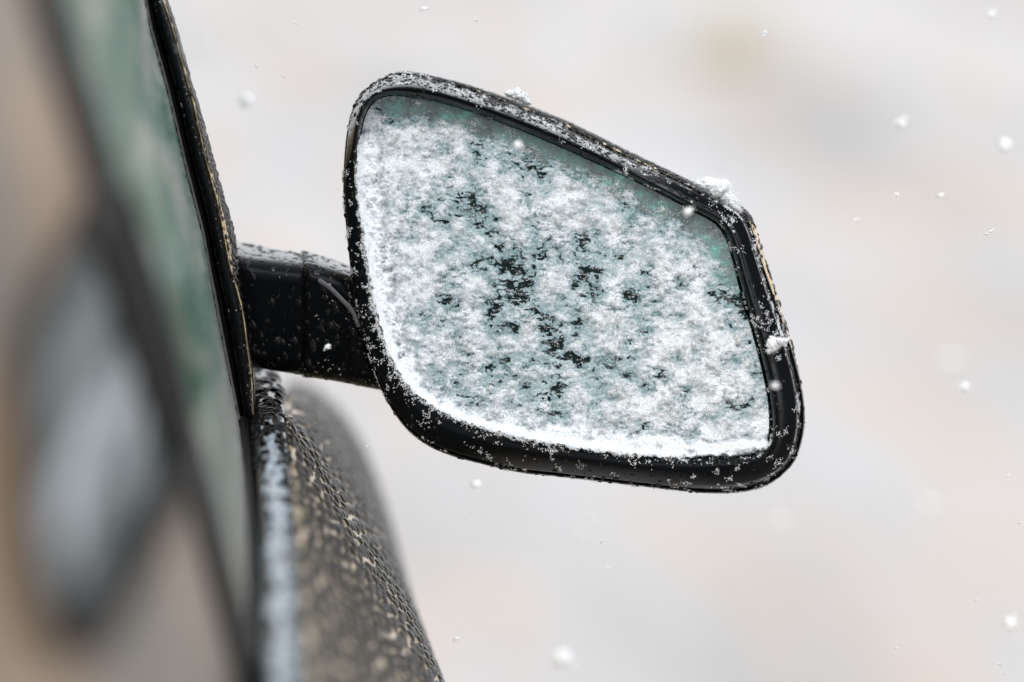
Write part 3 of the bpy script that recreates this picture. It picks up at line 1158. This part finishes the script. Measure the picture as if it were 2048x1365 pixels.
pos, nn, sg_, _ = sample_grid(br, 30000, toc_ok, True)
nn = nn * sg_
px_, py_, _ = project(pos)
clump = fbm(px_ / 17, py_ / 17, 3, 91, .6)
_, rd = ridge_cov(px_, py_)
near = np.exp(-np.clip(rd - 1, 0, 9) / .55)
upf = sstep(.15, .8, nn[:, 2])
corner = np.exp(-((px_ - 1465) ** 2 + (py_ - 425) ** 2) / 45 ** 2) + .9 * np.exp(-((px_ - 1548) ** 2 + (py_ - 660) ** 2) / 40 ** 2)
w_ = .7 * sstep(.56, .72, clump + .10 * upf + .22 * corner + .22 * near + .06 * (px_ > 1440) + .06 * (py_ > 860)) * (.30 + .4 * corner + .30 * near + .15 * upf)
k = np.flatnonzero(rng.uniform(0, 1, len(pos)) < w_ * .26)
cnt = np.minimum(1 + rng.geometric(.16, len(k)), 22)
ci = np.repeat(k, cnt)
tt, bb = frames(nn[ci])
sp = np.repeat(rng.uniform(.0006, .0019, len(k)), cnt)
o1, o2 = rng.normal(size=(2, len(ci)))
cp = pos[ci] + (o1 * sp)[:, None] * tt * .7 + (o2 * sp)[:, None] * bb * .7
dust(cp, nn[ci], .0003, .0012)
k = np.isin(np.arange(len(pos)), k)
print("rim crystals", k.sum())
pos, nn, sg_, _ = sample_grid(AP, 1500, toc_ok, True)
cl_ = fbm(pos[:, 0] * 120, pos[:, 2] * 120, 3, 15)
k = rng.uniform(0, 1, len(pos)) < sstep(.5, .72, cl_ + .12 * (nn * sg_)[:, 2]) * .6
dust(pos[k], (nn * sg_)[k], .0003, .0009)
pos, nn, sg_, _ = sample_grid(FR, 160, toc_ok)
dust(pos, nn * sg_, .0003, .0009)
pos, nn, sg_, _ = sample_grid(hr[1:5], 1500, toc_ok, True)
px_, py_, _ = project(pos)
k = (rng.uniform(0, 1, len(pos)) < .25) & (py_ < 450)
dust(pos[k], (nn * sg_)[k], .0004, .001)
o = solid("snow_dust", np.vstack(V_), np.vstack(F_), NEEDLE, None, smooth=False)
tag(o, "scattered white ice crystals on the black mirror rim and window frame", "snow", kind="stuff")


# countable clumps of snow
def clump_obj(label, px, py, d, rx, ry, n, hair, seed, slope=-.5):
    """a settled crust: several flat lumps side by side, bristling with short crystals"""
    r_ = np.random.default_rng(seed)
    a = math.atan(slope)
    ex, ey = rgt * math.cos(a) + up * math.sin(a), up * math.cos(a) - rgt * math.sin(a)
    dv, df_ = dome(6, 12)
    both = np.vstack([dv, dv * np.array([1, 1, -1])])
    df2 = np.vstack([df_, df_[:, ::-1] + len(dv)])
    VV, FFc, o_ = [], [], 0
    K = 9
    for k in range(K):
        u = (k + r_.uniform(-.3, .3)) / (K - 1) * 2 - 1
        big = (1 - .75 * u * u) * r_.uniform(.65, 1.1)
        cc = at(px, py, D0 + d) + ex * u * rx * PX * .8 + ey * (big - .9) * ry * PX * .6 + fwd * r_.uniform(-.3, .5) * ry * PX
        lx, ly = rx * .30 * r_.uniform(.8, 1.2), ry * .75 * big
        lm = .8 * (1 + .8 * (fbm(both[:, 0] * 2.5 + 5 + k, both[:, 2] * 2.5 + 5, 3, seed + k) - .5) * 2)
        cv = cc + (both[:, 0] * lm * lx * PX)[:, None] * ex + (both[:, 1] * lm * ry * PX)[:, None] * fwd + (both[:, 2] * lm * ly * PX)[:, None] * ey
        VV.append(cv)
        FFc.append(df2 + o_)
        o_ += len(cv)
        m_ = n // K
        dr = r_.normal(size=(m_, 3))
        dr /= np.linalg.norm(dr, axis=1)[:, None]
        rad = .82 * r_.uniform(.75, 1.12, m_)
        pp = cc + (dr[:, 0] * rad * lx * PX)[:, None] * ex + (dr[:, 1] * rad * ry * PX)[:, None] * fwd + (dr[:, 2] * rad * ly * PX)[:, None] * ey
        nd = dr[:, 0:1] * ex + dr[:, 1:2] * fwd + dr[:, 2:3] * ey
        v, f = needles(pp, nd, r_.uniform(.4, 1.3, m_) ** 2 * hair, .00011, 5, .7)
        VV.append(v)
        FFc.append(f + o_)
        o_ += len(v)
    o = solid("snow_clump", np.vstack(VV), np.vstack(FFc), NEEDLE, None, smooth=False)
    return tag(o, label, "snow clump", "clumps of snow on the mirror")


clump_obj("small ragged snow clump on the top edge of the mirror", 1038, 191, .016, 27, 17, 1800, .0009, 5, -.42)
clump_obj("largest fluffy snow clump on the upper outer corner of the mirror", 1441, 382, .010, 50, 33, 4200, .0019, 9, -.62)
clump_obj("broken snow clump stuck on the outer side of the black rim", 1548, 688, -.002, 25, 19, 1500, .0012, 13, .7)

# ------------------------------------------------------------------ falling flakes
FLK = [  # px, py, size px, elongation, angle deg, depth offset m
    (2010, 290, 13, 1.1, 60, -.16, "largest round out of focus snowflake near the right edge of the picture"),
    (495, 198, 14, 1.1, 20, -.20, "round blurred snowflake falling between the window frame and the mirror"),
    (1804, 245, 10, 1.0, 0, -.13, "round blurred snowflake above right of the mirror, upper of two"),
    (1880, 391, 9, 1.6, 35, -.05, "sharp bright snowflake right of the mirror's upper corner"),
    (1977, 467, 7, 3.4, 40, .0, "narrow slanting white snowflake far right of the mirror"),
    (1714, 441, 8, 1.4, 20, -.08, "small white snowflake lowest and leftmost of three beside the mirror's upper outer corner"), (1793, 389, 7, 1.7, 10, -.04, "small oval snowflake just left of the bright one beside the mirror's outer corner"),
    (1527, 69, 7, 2.2, 45, -.02, "slanting snowflake high above the mirror's outer corner"),
    (848, 18, 9, 2.0, 10, -.03, "flat white snowflake at the top edge above the mirror"),
    (951, 40, 4, 2.5, -60, .0, "tiny pale snowflake right of the flat one at the top edge"), (568, 154, 3, 5, -35, .0, "thin slanting snowflake streak high between the window frame and the mirror"), (1985, 28, 9, 1.1, 0, -.13, "soft round snowflake near the top right corner of the picture"),
    (1929, 773, 10, 1.1, 0, -.12, "round blurred snowflake right of the mirror beside a larger pale one"),
    (2020, 1246, 12, 1.3, 50, -.15, "bright blurred snowflake in the lower right of the picture"),
    (1125, 1318, 19, 1.1, 0, -.24, "large round blurred snowflake below the mirror near the bottom edge"),
    (1206, 1083, 5, 5.0, 38, .0, "slanting streaky snowflake below the mirror"),
    (912, 1278, 8, 1.8, 30, -.05, "small bright snowflake near the bottom edge just right of the tan door"), (1214, 1136, 7, 1.5, 30, -.08, "small faint snowflake right below the slanting streaky one under the mirror"), (1953, 1201, 4, 3.0, -5, .0, "tiny flat snowflake in the lower right, above the brightest round one"), (1794, 1297, 4, 3.0, -8, .0, "tiny flat snowflake near the bottom edge right of centre, alone"),
    (2001, 1330, 4, 3.0, -15, .0, "tiny tilted snowflake at the lower right corner, upper of a close pair"), (2013, 1348, 4, 3.6, -8, .0, "tiny flat snowflake at the lower right corner, lower of a close pair"), (2014, 953, 4, 3.6, 25, .0, "tiny slanting snowflake near the right edge below the mirror's bottom rim"), (2040, 1046, 4, 3.2, 0, .01, "tiny level snowflake touching the right edge of the picture"),
    (952, 968, 9, 1.3, 20, -.10, "small round snowflake close under the mirror's lower left rim"), (945, 1022, 3, 2.4, 60, .0, "tiny pale upright snowflake under the mirror, below a rounder one"), (1036, 290, 8, 1.2, 40, -.10, "soft blurred snowflake in front of the mirror glass"),
    (1376, 423, 9, 1.3, 30, -.10, "soft snowflake hanging before the mirror's upper right black rim"), (655, 694, 9, 1.2, 20, -.02, "broken snowflake in front of the black mirror arm"),
    (735, 893, 4, 1.6, 10, -.02, "tiny snowflake between the tan door and the mirror's lower left corner"), (1550, 772, 8, 1.2, 0, -.12, "small soft snowflake in front of the outer black mirror rim"),
    (1900, 720, 14, 1.1, 0, -.45, "large faint blurred snowflake right of the mirror beside a smaller brighter one"), (1170, 1055, 14, 1.1, 0, -.45, "large faint blurred snowflake just above the streaky one under the mirror"), (390, 90, 13, 1.1, 0, -.45, "large faint blurred snowflake next to the top of the window frame"), (512, 132, 3, 5, -58, 0., "thin steep snowflake streak left of the round blurred one by the frame"),
    (590, 45, 3, 5, -60, 0., "thin steep snowflake streak near the top edge left of the mirror"), (1860, 1010, 12, 1.0, 0, -.42, "faint round blurred snowflake in the lower right with clear ground round it"), (1560, 1040, 10, 1.0, 0, -.4, "faint round blurred snowflake just below the mirror's lower right corner"),
]


def flake(px, py, size, el, ang, d, label, seed):
    r_ = np.random.default_rng(seed)
    c = at(px, py, D0 + d)
    s = size * PX * (D0 + d) / D0 * (1.35 if abs(d) > .09 else (1.2 if el > 2 else .9))
    a = R(ang)
    ex, ey = rgt * math.cos(a) + up * math.sin(a), up * math.cos(a) - rgt * math.sin(a)
    n = 26
    q = r_.normal(size=(n, 3)) * .33
    pos = c + (q[:, 0] * s * el ** .5)[:, None] * ex + (q[:, 1] * s / el ** .5)[:, None] * ey + (q[:, 2] * s * .5)[:, None] * fwd
    dirs = r_.normal(size=(n, 4, 3)) * np.array([el, 1 / el, .5])
    dirs /= np.linalg.norm(dirs, axis=2)[..., None]
    D = dirs[..., 0:1] * ex + dirs[..., 1:2] * ey + dirs[..., 2:3] * fwd
    L = s * .55 * r_.uniform(.6, 1.1, (n, 4))
    A = np.cross(D, r_.normal(size=(n, 4, 3)))
    A /= np.linalg.norm(A, axis=2)[..., None]
    B = np.cross(D, A)
    wd = s * .13
    bs = np.broadcast_to(pos[:, None, :], D.shape)
    V = np.stack([bs + wd * A, bs + wd * (-.5 * A + .866 * B), bs + wd * (-.5 * A - .866 * B), bs + D * L[..., None]], 2).reshape(-1, 3)
    k = np.arange(n * 4)[:, None, None] * 4
    Fc = (np.array([[0, 1, 3], [1, 2, 3], [2, 0, 3]])[None] + k).reshape(-1, 3)
    dv, df_ = dome(4, 10)
    both = np.vstack([dv, dv * np.array([1, 1, -1])])
    df2 = np.vstack([df_, df_[:, ::-1] + len(dv)])
    lm = (.30 if el > 2 else .62) * (1 + .5 * (fbm(both[:, 0] * 2 + 5, both[:, 1] * 2 + both[:, 2] + 5, 2, seed) - .5) * 2)
    cv = c + (both[:, 0] * lm * s * el ** .5 * .9)[:, None] * ex + (both[:, 1] * lm * s / el ** .5 * .9)[:, None] * ey + (both[:, 2] * lm * s * .5)[:, None] * fwd
    Fc = np.vstack([Fc, df2 + len(V)])
    V = np.vstack([V, cv])
    o = solid("snowflake", V, Fc, NEEDLE, None, smooth=False)
    return tag(o, label or "small white snowflake falling through the air", "snowflake", "snowflakes falling around the mirror")


for i, fl in enumerate(FLK):
    flake(*fl, 100 + i)

# ------------------------------------------------------------------ a dry tuft far behind
tp = at(1452, 135, 1.0) - CAM
tp = CAM + tp * (-CAM[2] / tp[2])
nb = 60
ang, lean_, hgt_ = rng.uniform(0, 2 * math.pi, nb), rng.uniform(.1, .75, nb), rng.uniform(.12, .34, nb)
b0 = tp + np.stack([rng.normal(0, .07, nb), rng.normal(0, .07, nb), np.full(nb, -.02)], 1)
tip = b0 + np.stack([np.cos(ang) * lean_ * hgt_, np.sin(ang) * lean_ * hgt_, hgt_], 1)
sd_ = np.stack([-np.sin(ang), np.cos(ang), 0 * ang], 1) * .004
fw_ = np.stack([np.cos(ang), np.sin(ang), 0 * ang], 1) * .004
V = np.stack([b0 + sd_, b0 - sd_, b0 + fw_, tip], 1).reshape(-1, 3)
k = np.arange(nb)[:, None, None] * 4
Fc = (np.array([[0, 1, 3], [1, 2, 3], [2, 0, 3]])[None] + k).reshape(-1, 3)
m = Mat("dry_grass")
b = m.bsdf((.50, .44, .27), .8, spec=.1)
tuft = solid("grass_tuft", V, Fc, m.m, None, smooth=False, origin=tp)
tag(tuft, "dry yellowish grass tuft blurred on the pale ground far behind the mirror", "grass tuft")
